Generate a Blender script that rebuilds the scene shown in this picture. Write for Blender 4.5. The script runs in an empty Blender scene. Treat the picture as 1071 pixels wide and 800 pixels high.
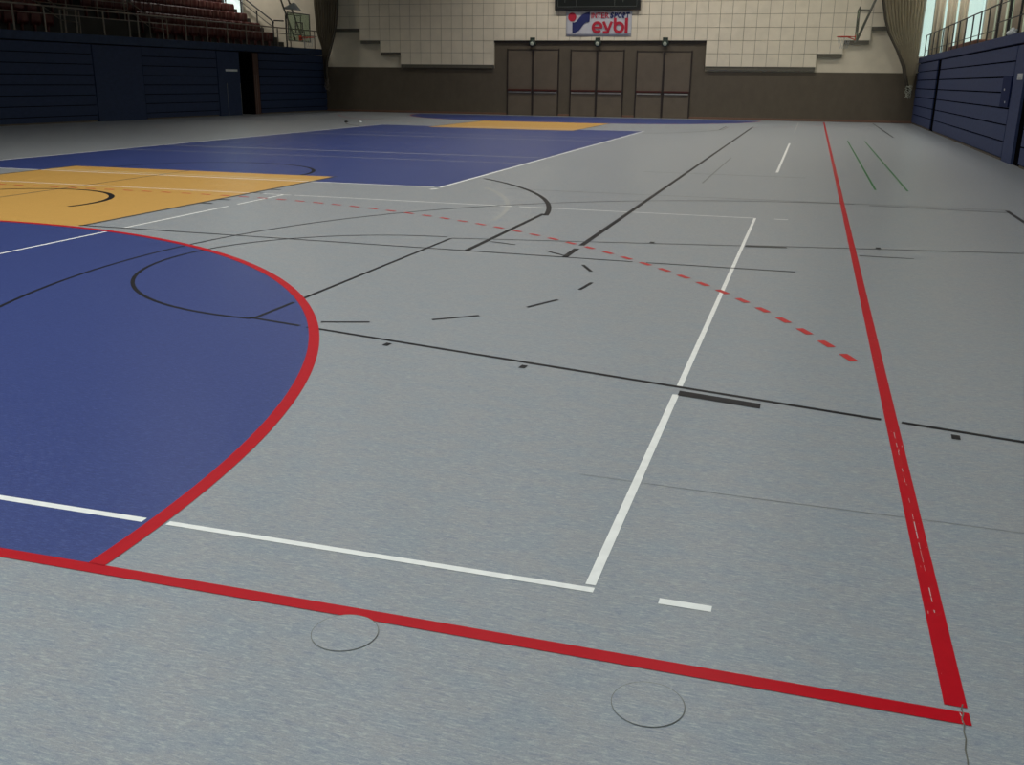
import bpy, bmesh, math, random
from mathutils import Vector, Matrix
random.seed(7)
C = bpy.context.scene.collection
PI = math.pi
sin, cos = math.sin, math.cos

# ------------------------------------------------------------------ camera
def make_camera():
    f, yaw, pitch, roll, x, y, z = 1010.18, 0.28790, -0.30303, 0.01170, -0.5113, -2.2194, 1.4768
    d = Vector((-sin(yaw)*cos(pitch), cos(yaw)*cos(pitch), sin(pitch)))
    r = Vector((cos(yaw), sin(yaw), 0)); u = r.cross(d)
    r2 = cos(roll)*r + sin(roll)*u; u2 = -sin(roll)*r + cos(roll)*u
    cam = bpy.data.cameras.new('camera'); cam.sensor_width = 36; cam.lens = f*36/1071
    cam.clip_start = 0.02; cam.clip_end = 200
    o = bpy.data.objects.new('camera', cam); C.objects.link(o)
    m = Matrix((r2, u2, -d)).transposed().to_4x4(); m.translation = (x, y, z)
    o.matrix_world = m
    bpy.context.scene.camera = o
make_camera()

# ------------------------------------------------------------------ world and exposure
sc = bpy.context.scene
vs = sc.view_settings
vs.view_transform = 'Standard'; vs.look = 'None'; vs.gamma = 1.0; vs.use_curve_mapping = False
vs.exposure = 0.0
w = bpy.data.worlds.new('overcast_sky'); sc.world = w; w.use_nodes = True
bg = w.node_tree.nodes['Background']
bg.inputs['Color'].default_value = (0.92, 1.0, 0.97, 1); bg.inputs['Strength'].default_value = 0.9

# ------------------------------------------------------------------ large lights: the hall's louvred ceiling lamps
LAMP_POWER = 76.0
LAMP_XS = (-12.5, -9.0, -5.5, -1.7)
LAMP_YS = (-5.5, -1.5, 3.0, 8.0, 14.0, 20.0, 26.5, 33.0, 38.0)
CEIL = 8.5

# ------------------------------------------------------------------ helpers
def tag(o, label=None, cat=None, group=None, kind=None):
    if label: o['label'] = label
    if cat: o['category'] = cat
    if group: o['group'] = group
    if kind: o['kind'] = kind
    return o

def obj(name, bm, mat, parent=None, smooth=False):
    me = bpy.data.meshes.new(name)
    bmesh.ops.recalc_face_normals(bm, faces=bm.faces)
    bm.to_mesh(me); bm.free()
    if smooth:
        for p in me.polygons: p.use_smooth = True
    me.materials.append(mat)
    o = bpy.data.objects.new(name, me); C.objects.link(o)
    if parent: o.parent = parent
    return o

def empty(name, loc=(0, 0, 0), rz=0.0, parent=None):
    o = bpy.data.objects.new(name, None); C.objects.link(o)
    o.location = loc; o.rotation_euler = (0, 0, rz); o.empty_display_size = 0.1
    if parent: o.parent = parent
    return o

def struct(name, bm, mat):
    o = obj(name, bm, mat); o['kind'] = 'structure'; return o

def box(bm, x0, x1, y0, y1, z0, z1, bevel=0.0):
    r = bmesh.ops.create_cube(bm, size=1.0)
    vs_ = r['verts']
    for v in vs_:
        v.co = Vector(((x0+x1)/2+v.co.x*(x1-x0), (y0+y1)/2+v.co.y*(y1-y0), (z0+z1)/2+v.co.z*(z1-z0)))
    if bevel:
        es = list({e for v in vs_ for e in v.link_edges})
        bmesh.ops.bevel(bm, geom=es, offset=bevel, segments=2, affect='EDGES', profile=0.6)
    return bm

def B(*a, **k): return box(bmesh.new(), *a, **k)

def tube(bm, pts, r, n=8, closed=False):
    pts = [Vector(p) for p in pts]; rings = []
    N = len(pts); prev = None
    for i, p in enumerate(pts):
        if closed: t = pts[(i+1) % N]-pts[i-1]
        elif i == 0: t = pts[1]-pts[0]
        elif i == N-1: t = pts[-1]-pts[-2]
        else: t = (pts[i+1]-p).normalized()+(p-pts[i-1]).normalized()
        t.normalize()
        a = prev if prev is not None else (Vector((0, 0, 1)) if abs(t.z) < .9 else Vector((1, 0, 0)))
        b = t.cross(a).normalized(); a = b.cross(t).normalized(); prev = a
        rr = r[i] if isinstance(r, (list, tuple)) else r
        rings.append([bm.verts.new(p+rr*(cos(2*PI*k/n)*a+sin(2*PI*k/n)*b)) for k in range(n)])
    for i in range(N if closed else N-1):
        A, Bq = rings[i], rings[(i+1) % N]
        for k in range(n):
            bm.faces.new((A[k], A[(k+1) % n], Bq[(k+1) % n], Bq[k]))
    if not closed:
        bm.faces.new(rings[0][::-1]); bm.faces.new(rings[-1])
    return bm

def prism(bm, poly, axis, a, b):
    """extrude a 2-D outline between a and b along axis"""
    def co(u, v, w_):
        return {'x': (w_, u, v), 'y': (u, w_, v), 'z': (u, v, w_)}[axis]
    A = [bm.verts.new(co(u, v, a)) for u, v in poly]
    D = [bm.verts.new(co(u, v, b)) for u, v in poly]
    n = len(poly)
    bm.faces.new(A[::-1]); bm.faces.new(D)
    for i in range(n): bm.faces.new((A[i], A[(i+1) % n], D[(i+1) % n], D[i]))
    return bm

def lathe(bm, prof, c, n=20, axis='z'):
    rings = []
    for r, h in prof:
        ring = []
        for k in range(n):
            a = 2*PI*k/n; q = (r*cos(a), r*sin(a), h)
            if axis == 'y': q = (q[0], q[2], q[1])
            if axis == 'x': q = (q[2], q[0], q[1])
            ring.append(bm.verts.new(Vector(c)+Vector(q)))
        rings.append(ring)
    for i in range(len(rings)-1):
        for k in range(n):
            bm.faces.new((rings[i][k], rings[i][(k+1) % n], rings[i+1][(k+1) % n], rings[i+1][k]))
    bm.faces.new(rings[0][::-1]); bm.faces.new(rings[-1])
    return bm

def text_bm(txt, size, bold=0.0, extrude=0.004, spacing=1.0, shear=0.0):
    cu = bpy.data.curves.new('lettering', 'FONT'); cu.body = txt; cu.size = size
    cu.extrude = extrude; cu.offset = bold; cu.space_character = spacing; cu.shear = shear
    t = bpy.data.objects.new('lettering', cu); C.objects.link(t)
    dg = bpy.context.evaluated_depsgraph_get()
    me = bpy.data.meshes.new_from_object(t.evaluated_get(dg))
    bm = bmesh.new(); bm.from_mesh(me)
    bpy.data.objects.remove(t); bpy.data.curves.remove(cu); bpy.data.meshes.remove(me)
    return bm

def fit_text(bm, x0, x1, z0, z1, y):
    """lay lettering upright in the x-z plane at y, fitted to a box"""
    xs = [v.co.x for v in bm.verts]; ys = [v.co.y for v in bm.verts]
    ax, bx_, ay, by_ = min(xs), max(xs), min(ys), max(ys)
    for v in bm.verts:
        u, t, h = v.co
        v.co = Vector((x0+(u-ax)/(bx_-ax)*(x1-x0), y-h, z0+(t-ay)/(by_-ay)*(z1-z0)))
    return bm

# ------------------------------------------------------------------ materials
def mat_base(name):
    m = bpy.data.materials.new(name); m.use_nodes = True
    nt = m.node_tree; return m, nt, nt.nodes['Principled BSDF']

def mat(name, col, rough=0.6, metal=0.0, spec=0.5, var=0.08, scale=6.0, bump=0.0, stretch=(1, 1, 1)):
    m, nt, p = mat_base(name)
    tc = nt.nodes.new('ShaderNodeTexCoord'); mp = nt.nodes.new('ShaderNodeMapping')
    mp.inputs['Scale'].default_value = stretch
    nz = nt.nodes.new('ShaderNodeTexNoise'); nz.inputs['Scale'].default_value = scale; nz.inputs['Detail'].default_value = 4
    rp = nt.nodes.new('ShaderNodeValToRGB')
    rp.color_ramp.elements[0].position = 0.3; rp.color_ramp.elements[1].position = 0.7
    rp.color_ramp.elements[0].color = tuple(c*(1-var) for c in col)+(1,)
    rp.color_ramp.elements[1].color = tuple(min(1, c*(1+var)) for c in col)+(1,)
    L = nt.links.new
    L(tc.outputs['Object'], mp.inputs['Vector']); L(mp.outputs[0], nz.inputs['Vector'])
    L(nz.outputs['Fac'], rp.inputs['Fac']); L(rp.outputs['Color'], p.inputs['Base Color'])
    p.inputs['Roughness'].default_value = rough; p.inputs['Metallic'].default_value = metal
    p.inputs['Specular IOR Level'].default_value = spec
    if bump:
        bp = nt.nodes.new('ShaderNodeBump'); bp.inputs['Strength'].default_value = bump; bp.inputs['Distance'].default_value = 0.01
        L(nz.outputs['Fac'], bp.inputs['Height']); L(bp.outputs[0], p.inputs['Normal'])
    return m

FLOOR_ROUGH = 0.33
def mat_lino(name, base, dark, light, tint, amt=1.0):
    """marbled sports linoleum: fine short streaks along x in three tones over a mottled ground"""
    m, nt, p = mat_base(name); L = nt.links.new
    tc = nt.nodes.new('ShaderNodeTexCoord')
    def noise(scale, sx, sy, detail=3, off=0.0, dist=0.0):
        mp = nt.nodes.new('ShaderNodeMapping'); mp.inputs['Scale'].default_value = (sx, sy, 1)
        mp.inputs['Location'].default_value = (off, off*1.7, 0)
        nz = nt.nodes.new('ShaderNodeTexNoise'); nz.inputs['Scale'].default_value = scale
        nz.inputs['Detail'].default_value = detail; nz.inputs['Distortion'].default_value = dist
        L(tc.outputs['Object'], mp.inputs['Vector']); L(mp.outputs[0], nz.inputs['Vector'])
        return nz.outputs['Fac']
    def ramp(fac, a, b, lo=0.0, hi=1.0):
        r = nt.nodes.new('ShaderNodeMapRange'); r.inputs['From Min'].default_value = a; r.inputs['From Max'].default_value = b
        r.inputs['To Min'].default_value = lo; r.inputs['To Max'].default_value = hi
        L(fac, r.inputs['Value']); return r.outputs['Result']
    def mix(fac, c1, c2):
        x = nt.nodes.new('ShaderNodeMix'); x.data_type = 'RGBA'
        L(fac, x.inputs['Factor'])
        if isinstance(c1, tuple): x.inputs['A'].default_value = c1+(1,)
        else: L(c1, x.inputs['A'])
        x.inputs['B'].default_value = c2+(1,)
        return x.outputs['Result']
    c = mix(ramp(noise(5, 1, 2.4, 4), .40, .62, 0, .55*amt), base, tint)
    c = mix(ramp(noise(24, 1, 5.0, 4, 3.1, .5), .52, .66, 0, .55*amt), c, dark)
    c = mix(ramp(noise(28, 1, 5.5, 4, 8.3, .5), .52, .66, 0, .60*amt), c, light)
    c = mix(ramp(noise(80, 1, 4.0, 3, 11.3, .3), .54, .68, 0, .50*amt), c, dark)
    c = mix(ramp(noise(90, 1, 4.0, 3, 15.3, .3), .55, .70, 0, .60*amt), c, light)
    c = mix(ramp(noise(230, 1, 2.0, 2, 1.3), .50, .66, 0, .35*amt), c, dark)
    c = mix(ramp(noise(240, 1, 2.0, 2, 5.3), .52, .68, 0, .35*amt), c, light)
    L(c, p.inputs['Base Color'])
    p.inputs['Roughness'].default_value = FLOOR_ROUGH
    p.inputs['Specular IOR Level'].default_value = 0.20
    bp = nt.nodes.new('ShaderNodeBump'); bp.inputs['Strength'].default_value = 0.06; bp.inputs['Distance'].default_value = 0.002
    L(noise(60, 1, 2, 3, 2.2), bp.inputs['Height']); L(bp.outputs[0], p.inputs['Normal'])
    return m

def mat_paint(name, col, var=0.05, worn=None, rough=0.36):
    """court paint, optionally with small worn chips"""
    m = mat(name, col, rough=rough, var=var, scale=20, spec=0.10)
    if worn:
        nt = m.node_tree; p = nt.nodes['Principled BSDF']; L = nt.links.new
        src = p.inputs['Base Color'].links[0].from_socket
        tc = nt.nodes.new('ShaderNodeTexCoord'); mp = nt.nodes.new('ShaderNodeMapping'); mp.inputs['Scale'].default_value = (95, 16, 1)
        nz = nt.nodes.new('ShaderNodeTexNoise'); nz.inputs['Scale'].default_value = 1.0; nz.inputs['Detail'].default_value = 3
        r = nt.nodes.new('ShaderNodeMapRange'); r.inputs['From Min'].default_value = .70; r.inputs['From Max'].default_value = .73
        x = nt.nodes.new('ShaderNodeMix'); x.data_type = 'RGBA'; x.inputs['B'].default_value = worn+(1,)
        L(tc.outputs['Object'], mp.inputs['Vector']); L(mp.outputs[0], nz.inputs['Vector']); L(nz.outputs['Fac'], r.inputs['Value'])
        L(r.outputs['Result'], x.inputs['Factor']); L(src, x.inputs['A']); L(x.outputs['Result'], p.inputs['Base Color'])
    return m

def mat_glass(name, col=(0.9, 1, 0.97), clear=0.9):
    m, nt, p = mat_base(name); L = nt.links.new
    tr = nt.nodes.new('ShaderNodeBsdfTransparent'); tr.inputs['Color'].default_value = col+(1,)
    gl = nt.nodes.new('ShaderNodeBsdfGlossy'); gl.inputs['Roughness'].default_value = 0.05
    nz = nt.nodes.new('ShaderNodeTexNoise'); nz.inputs['Scale'].default_value = 2.0
    r = nt.nodes.new('ShaderNodeMapRange'); r.inputs['To Min'].default_value = 1-clear-.02; r.inputs['To Max'].default_value = 1-clear+.02
    mx = nt.nodes.new('ShaderNodeMixShader')
    L(nz.outputs['Fac'], r.inputs['Value']); L(r.outputs['Result'], mx.inputs['Fac'])
    L(tr.outputs[0], mx.inputs[1]); L(gl.outputs[0], mx.inputs[2])
    L(mx.outputs[0], nt.nodes['Material Output'].inputs['Surface'])
    return m

def mat_net(name, col, cover=0.75, stretch=(4, 4, 1)):
    """fine net cloth: part of the light passes between the threads"""
    m, nt, p = mat_base(name); L = nt.links.new
    tr = nt.nodes.new('ShaderNodeBsdfTransparent')
    df = nt.nodes.new('ShaderNodeBsdfDiffuse'); df.inputs['Color'].default_value = col+(1,)
    tl = nt.nodes.new('ShaderNodeBsdfTranslucent'); tl.inputs['Color'].default_value = col+(1,)
    m1 = nt.nodes.new('ShaderNodeMixShader'); m1.inputs['Fac'].default_value = 0.3
    tc = nt.nodes.new('ShaderNodeTexCoord'); mp = nt.nodes.new('ShaderNodeMapping'); mp.inputs['Scale'].default_value = stretch
    nz = nt.nodes.new('ShaderNodeTexNoise'); nz.inputs['Scale'].default_value = 1.0; nz.inputs['Detail'].default_value = 3
    r = nt.nodes.new('ShaderNodeMapRange'); r.inputs['From Min'].default_value = .3; r.inputs['From Max'].default_value = .7
    r.inputs['To Min'].default_value = cover-.08; r.inputs['To Max'].default_value = cover+.08
    mx = nt.nodes.new('ShaderNodeMixShader')
    L(tc.outputs['Object'], mp.inputs['Vector']); L(mp.outputs[0], nz.inputs['Vector']); L(nz.outputs['Fac'], r.inputs['Value'])
    L(df.outputs[0], m1.inputs[1]); L(tl.outputs[0], m1.inputs[2])
    L(r.outputs['Result'], mx.inputs['Fac']); L(tr.outputs[0], mx.inputs[1]); L(m1.outputs[0], mx.inputs[2])
    L(mx.outputs[0], nt.nodes['Material Output'].inputs['Surface'])
    return m

def mat_emit(name, col, strength):
    m, nt, p = mat_base(name)
    p.inputs['Base Color'].default_value = col+(1,); p.inputs['Emission Color'].default_value = col+(1,)
    nz = nt.nodes.new('ShaderNodeTexNoise'); nz.inputs['Scale'].default_value = 1.0
    r = nt.nodes.new('ShaderNodeMapRange'); r.inputs['To Min'].default_value = strength*.95; r.inputs['To Max'].default_value = strength*1.05
    nt.links.new(nz.outputs['Fac'], r.inputs['Value']); nt.links.new(r.outputs['Result'], p.inputs['Emission Strength'])
    return m

M = {}
M['lino'] = mat_lino('grey_linoleum', (.275, .285, .293), (.150, .175, .245), (.41, .435, .415), (.215, .268, .310))
M['lino_blue'] = mat_lino('blue_linoleum', (.032, .052, .190), (.020, .033, .118), (.095, .13, .32), (.027, .045, .175), .85)
M['lino_yellow'] = mat_lino('yellow_linoleum', (.56, .325, .085), (.40, .22, .05), (.66, .42, .14), (.50, .29, .075), .7)
M['red'] = mat_paint('red_court_paint', (.42, .004, .012))
M['red_worn'] = mat_paint('worn_red_court_paint', (.42, .004, .012), worn=(.55, .35, .32))
M['red_faded'] = mat_paint('red_dash_paint', (.47, .035, .035))
M['white'] = mat_paint('white_court_paint', (.80, .81, .78))
M['pale'] = mat_paint('worn_white_court_paint', (.42, .43, .42))
M['black'] = mat_paint('black_court_paint', (.014, .014, .016))
M['grey_line'] = mat_paint('worn_dark_court_paint', (.055, .06, .062))
M['faint_line'] = mat_paint('faint_grey_court_paint', (.19, .20, .20))
M['green'] = mat_paint('green_court_paint', (.03, .17, .05))
M['seam'] = mat('floor_seam_dirt', (.12, .12, .10), var=.3, scale=30)
M['plaster'] = mat('cream_plaster', (.68, .61, .475), rough=.9, var=.04, scale=3)
M['tile'] = mat('cream_acoustic_panel', (.74, .665, .52), rough=.85, var=.05, scale=2.2)
M['joint'] = mat('panel_joint', (.32, .28, .21), rough=.9)
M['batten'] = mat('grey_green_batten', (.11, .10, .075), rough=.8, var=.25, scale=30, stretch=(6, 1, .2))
M['brown'] = mat('brown_wall_board', (.098, .078, .053), rough=.7, var=.08, scale=4, stretch=(1, 1, .6))
M['brown_frame'] = mat('dark_brown_frame', (.022, .014, .011), rough=.5)
M['door_leaf'] = mat('brown_door_leaf', (.125, .098, .070), rough=.55, var=.07, scale=3)
M['bar_red'] = mat('dark_red_push_bar', (.060, .012, .008), rough=.4)
M['steel'] = mat('brushed_steel', (.55, .52, .48), rough=.35, metal=.8)
M['rail'] = mat('grey_brown_rail', (.20, .165, .13), rough=.5)
M['rail_dark'] = mat('dark_steel_rail', (.045, .042, .038), rough=.45)
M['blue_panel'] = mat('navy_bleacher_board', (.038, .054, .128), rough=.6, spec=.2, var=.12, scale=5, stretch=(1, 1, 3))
M['blue_panel_left'] = mat('shaded_navy_bleacher_board', (.014, .026, .064), rough=.6, spec=.25, var=.12, scale=5, stretch=(1, 1, 3))  # navy darkened for the weak light on the left side
M['fascia_left'] = mat('shaded_navy_fascia', (.016, .030, .066), rough=.6, spec=.25, var=.15, scale=5)  # fascia navy carries the same left-side shade in its colour
M['gap'] = mat('black_recess_shade', (.004, .004, .005), rough=1.0, spec=0.0)  # black painted in for the shade inside gaps and recesses
M['blue_dark'] = mat('deep_blue_cover', (.014, .022, .075), rough=.7, spec=.1)
M['sign_grey'] = mat('pale_grey_sign', (.52, .54, .54), rough=.5)
M['jamb'] = mat('reddish_brown_jamb', (.060, .025, .018), rough=.5)
M['seat_red'] = mat('red_seat_plastic', (.085, .014, .012), rough=.45, var=.15, scale=8)
M['seat_dark'] = mat('dark_seat_frame', (.02, .018, .017), rough=.6)
M['concrete'] = mat('dark_stand_concrete', (.055, .05, .045), rough=.9, var=.15, scale=2)
M['deck'] = mat('brown_deck', (.08, .065, .05), rough=.8)
M['tan'] = mat('tan_curtain_cloth', (.72, .64, .50), rough=.9, var=.1, scale=3, stretch=(3, 3, .3))
M['rust'] = mat('rust_brown_cloth', (.13, .055, .032), rough=.8, var=.2, scale=5)
M['net'] = mat_net('brown_divider_net', (.42, .37, .26), .60)
M['net_left'] = mat_net('dark_brown_divider_net', (.19, .16, .115), .84)
M['glass'] = mat_glass('window_glass')
M['board_glass'] = mat_glass('greenish_backboard_glass', (.70, .80, .72), .88)
M['rim'] = mat('orange_red_rim', (.62, .055, .02), rough=.35)
M['scoreboard'] = mat('black_scoreboard_face', (.006, .008, .007), rough=.35)
M['frame_black'] = mat('black_scoreboard_frame', (.012, .012, .012), rough=.4)
M['line_grey'] = mat('grey_print', (.13, .14, .13), rough=.5)
M['banner'] = mat('white_banner_vinyl', (.52, .52, .56), rough=.6, var=.04)
M['banner_red'] = mat('banner_red_print', (.44, .012, .035), rough=.6)
M['banner_navy'] = mat('banner_navy_print', (.012, .020, .115), rough=.6)
M['lamp_green'] = mat('dark_green_lamp_body', (.02, .035, .025), rough=.5)
M['lamp_white'] = mat('pale_lamp_lens', (.30, .33, .28), rough=.3)
M['ceiling'] = mat('grey_ceiling', (.35, .34, .31), rough=.9)
M['white_rope'] = mat('pale_rope', (.42, .44, .36), rough=.9)
M['paper'] = mat('white_cloth', (.62, .66, .66), rough=.9)
M['basew'] = mat('reddish_brown_skirting', (.16, .085, .055), rough=.5)
M['emit'] = mat_emit('lamp_diffuser', (1, .96, .88), 2.2)
M['steel_dark'] = mat('grey_green_steel_arm', (.12, .115, .09), rough=.45)

YW = 40.9      # back wall
XR = 3.33      # face of the right bleachers

# ------------------------------------------------------------------ the shell
floor = struct('floor', B(-34, 9, -9, YW+.3, -.25, 0), M['lino'])
wb = bmesh.new()
box(wb, -34, 3.25, YW, YW+.3, 0, CEIL); box(wb, 3.25, 5.5, YW, YW+.3, 0, 2.5); box(wb, 3.25, 5.5, YW, YW+.3, 6.0, CEIL)
box(wb, 5.5, 9, YW, YW+.3, 0, CEIL)
struct('wall_back', wb, M['plaster'])
wf = bmesh.new()
box(wf, -34, 9, -9.3, -9, 0, 2.5); box(wf, -34, 9, -9.3, -9, 7.5, CEIL); box(wf, -34, -14, -9.3, -9, 2.5, 7.5); box(wf, 5, 9, -9.3, -9, 2.5, 7.5)
for x in (-9.4, -4.8, .0): box(wf, x, x+.3, -9.3, -9, 2.5, 7.5)
struct('wall_front', wf, M['plaster'])
for i, (a, b) in enumerate(((-14, -9.4), (-9.1, -4.8), (-4.5, 0), (.3, 5))):  # unseen windows added behind the camera for cool daylight on the foreground
    bm = bmesh.new()
    for x in (a, (a+b)/2-.03, b-.06): box(bm, x, x+.06, -9.2, -9.1, 2.5, 7.5)
    f = struct('window_%d' % (9+i), bm, M['sign_grey'])
    obj('window_pane', B(a+.06, b-.06, -9.16, -9.145, 2.5, 7.5), M['glass'], f)
struct('ceiling', B(-34, 9, -9.3, YW+.3, CEIL, CEIL+.3), M['ceiling'])
# upper right side wall with a long window band above the gallery
XG = 5.6
wr = bmesh.new()
box(wr, XG, XG+.3, -9, YW, 0, 2.9); box(wr, XG, XG+.3, -9, YW, 6.2, CEIL)
ys = [-9, 14.0, 19.0, 24.0, 29.0, 34.0, 39.6]
box(wr, XG, XG+.3, -9, 13.0, 2.9, 6.2); box(wr, XG, XG+.3, 40.3, YW, 2.9, 6.2)
for y in (18.2, 23.2, 28.2, 33.2, 36.9): box(wr, XG, XG+.3, y, y+.3, 2.9, 6.2)
struct('wall_right', wr, M['plaster'])
wins = [(13.0, 18.2), (18.5, 23.2), (23.5, 28.2), (28.5, 33.2), (33.5, 36.9), (37.2, 40.3)]
for i, (a, b) in enumerate(wins):
    bm = bmesh.new()
    box(bm, XG+.08, XG+.16, a, a+.06, 2.9, 6.2); box(bm, XG+.08, XG+.16, b-.06, b, 2.9, 6.2)
    box(bm, XG+.08, XG+.16, a+.06, b-.06, 2.9, 2.97); box(bm, XG+.08, XG+.16, a+.06, b-.06, 6.13, 6.2)
    k = 1
    while a+k*1.15 < b-.3:
        box(bm, XG+.08, XG+.16, a+k*1.15-.03, a+k*1.15+.03, 2.97, 6.13); k += 1
    f = struct('window_%d' % (i+1), bm, M['brown_frame'])
    g = obj('window_pane', B(XG+.11, XG+.125, a+.06, b-.06, 2.97, 6.13), M['glass'], f)
# narrow window in the back wall beside the right net
bm = bmesh.new()
for x in (3.25, 3.66, 4.25, 4.80, 5.46): box(bm, x, x+.04, YW+.1, YW+.18, 2.5, 6)
box(bm, 3.29, 5.46, YW+.1, YW+.18, 2.5, 2.56); box(bm, 3.29, 5.46, YW+.1, YW+.18, 5.94, 6)
f = struct('window_7', bm, M['sign_grey'])
obj('window_pane', B(3.29, 5.46, YW+.13, YW+.145, 2.56, 5.94), M['glass'], f)
# left side wall far behind the grandstand
struct('wall_left', B(-34.3, -34, -9, YW, 0, CEIL), M['plaster'])
# tall window set before the back wall at the top left corner of the stand
bm = bmesh.new()
for x in (-30.6, -29.6, -28.6, -27.6, -26.75): box(bm, x-.03, x+.03, YW-.12, YW-.02, 4.0, 6.6)
box(bm, -30.6, -26.75, YW-.12, YW-.02, 6.6, 6.66); box(bm, -30.6, -26.75, YW-.12, YW-.02, 3.94, 4.0)
f = struct('window_8', bm, M['sign_grey'])
obj('window_pane', B(-30.6, -26.75, YW-.07, YW-.055, 4.0, 6.6), mat_emit('daylit_frosted_glass', (.80, .95, .90), 0.75), f)

# back wall lower board
bm = bmesh.new()
box(bm, -22.6, -14.25, YW-.03, YW, .09, 1.99); box(bm, -14.25, -5.0, YW-.03, YW, .09, 3.10); box(bm, -5.0, 3.6, YW-.03, YW, .09, 1.93)
# joints left open between the alcove boards around the doors
struct('trim_1', bm, M['brown'])
struct('baseboard_back', B(-22.6, 3.4, YW-.05, YW, 0, .09, bevel=.01), M['basew'])

# cream 0.5 m wall panels in stepped rows, each field one mesh with open joints
def lower_edge(xm):
    for lim, z in ((-20.76, 3.656), (-19.75, 3.144), (-18.73, 2.632), (-14.25, 2.12), (-5.0, 3.144), (-.55, 2.12), (.43, 2.632), (1.40, 3.144), (2.40, 3.656)):
        if xm < lim: return z
    return 4.168
XE = [-14.25-.4967*k for k in range(17, 0, -1)]+[-14.25+.4868*k for k in range(19)]+[-5.0+.4933*k for k in range(17)]
def panel_field():
    bm = bmesh.new(); g = .008; t = .14
    for xa, xb in zip(XE, XE[1:]):
        z = lower_edge((xa+xb)/2)
        while z < CEIL-.1:
            box(bm, xa+g, xb-g, YW-t, YW-.001, z+g, min(z+.512, CEIL-.05)-g); z += .512
    return bm
struct('trim_2', panel_field(), M['tile'])
bm = bmesh.new()
for xa, xb in zip(XE, XE[1:]): box(bm, xa+.009, xb+(.009 if xb < XE[-1]-.1 else -.01), YW-.12, YW-.02, lower_edge((xa+xb)/2)+.01 if lower_edge((xa+xb)/2) >= lower_edge((xa+xb)/2+.49) else lower_edge((xa+xb)/2+.49)+.02, CEIL-.06)
struct('trim_3', bm, M['joint'])
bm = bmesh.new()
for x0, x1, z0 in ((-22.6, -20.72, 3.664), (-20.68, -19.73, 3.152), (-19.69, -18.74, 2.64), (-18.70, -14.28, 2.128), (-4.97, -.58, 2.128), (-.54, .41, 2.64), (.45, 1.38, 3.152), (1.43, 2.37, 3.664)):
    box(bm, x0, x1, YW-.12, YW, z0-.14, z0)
struct('trim_4', bm, M['batten'])  # batten strips; their dark tone also paints the shade beneath the panels
struct('alcove_shade_strip', B(-14.26, -4.98, YW-.10, YW-.02, 3.06, 3.15), M['brown_frame'])  # dark strip painting the shade under the panels over the alcove

# ------------------------------------------------------------------ floor markings (children of the floor)
Z0 = .0004
def flat(name, polys, m, z, label=None):
    bm = bmesh.new()
    for poly in polys:
        bm.faces.new([bm.verts.new((x, y, z)) for x, y in poly])
    o = obj(name, bm, m, floor)
    # every face points up
    if label: o['label'] = label
    return o
def strip(p, q, w_):
    (x0, y0), (x1, y1) = p, q; L_ = math.hypot(x1-x0, y1-y0); nx, ny = -(y1-y0)/L_*w_/2, (x1-x0)/L_*w_/2
    return [(x0-nx, y0-ny), (x1-nx, y1-ny), (x1+nx, y1+ny), (x0+nx, y0+ny)]
def arc(cx, cy, ro, ri, a0, a1, n=48):
    out = []
    for i in range(n):
        a, b = math.radians(a0+(a1-a0)*i/n), math.radians(a0+(a1-a0)*(i+1)/n)
        out.append([(cx+ri*cos(a), cy+ri*sin(a)), (cx+ro*cos(a), cy+ro*sin(a)), (cx+ro*cos(b), cy+ro*sin(b)), (cx+ri*cos(b), cy+ri*sin(b))])
    return out
zones, lo, mid, hi = .0005, .0010, .0014, .0018

def goal_zone(sy):
    """6 m area, sy=+1 near end, -1 far end"""
    top = []
    for i in range(61):
        a = math.radians(90*i/60); r = (5.955+.08*(i/60)**2) if sy > 0 else 6.0; top.append((-8.5+r*cos(a), max(.001*i, r*sin(a))))
    for i in range(61):
        a = math.radians(90+90*i/60); top.append((-11.5+6*cos(a), max(0.001*(60-i), 6*sin(a))))
    out = []
    for p, q in zip(top, top[1:]):
        if abs(p[0]-q[0]) < 1e-5: continue
        quad = [(q[0], 0), (p[0], 0), p, q] if p[1] > 1e-4 and q[1] > 1e-4 else ([(q[0], 0), (p[0], 0), q] if q[1] > 1e-4 else [(q[0], 0), (p[0], 0), p])
        out.append(quad if sy > 0 else [(x, 40-y) for x, y in quad][::-1])
    return out
flat('goal_area', goal_zone(1), M['lino_blue'], zones, 'blue floor field inside the curved red goal area line nearest the viewer')
flat('goal_area', goal_zone(-1), M['lino_blue'], zones, 'blue floor field in front of the brown back wall')
flat('centre_court', [[(-14.5, 11), (-5.5, 11), (-5.5, 29), (-14.5, 29)]], M['lino_blue'], zones, 'large blue rectangle in the middle of the hall floor')
flat('free_throw_zone', [[(-12.5, 6.03), (-7.6, 6.03), (-7.6, 11.8), (-12.5, 11.8)]], M['lino_yellow'], zones+.0002, 'yellow floor rectangle beyond the near blue goal area')
flat('free_throw_zone', [[(-12.5, 28.2), (-7.6, 28.2), (-7.6, 34), (-12.5, 34)]], M['lino_yellow'], zones+.0002, 'distant yellow floor rectangle before the back wall')

def rb(sy, polys): return polys if sy > 0 else [[(x, 40-y) for x, y in p][::-1] for p in polys]
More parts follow.
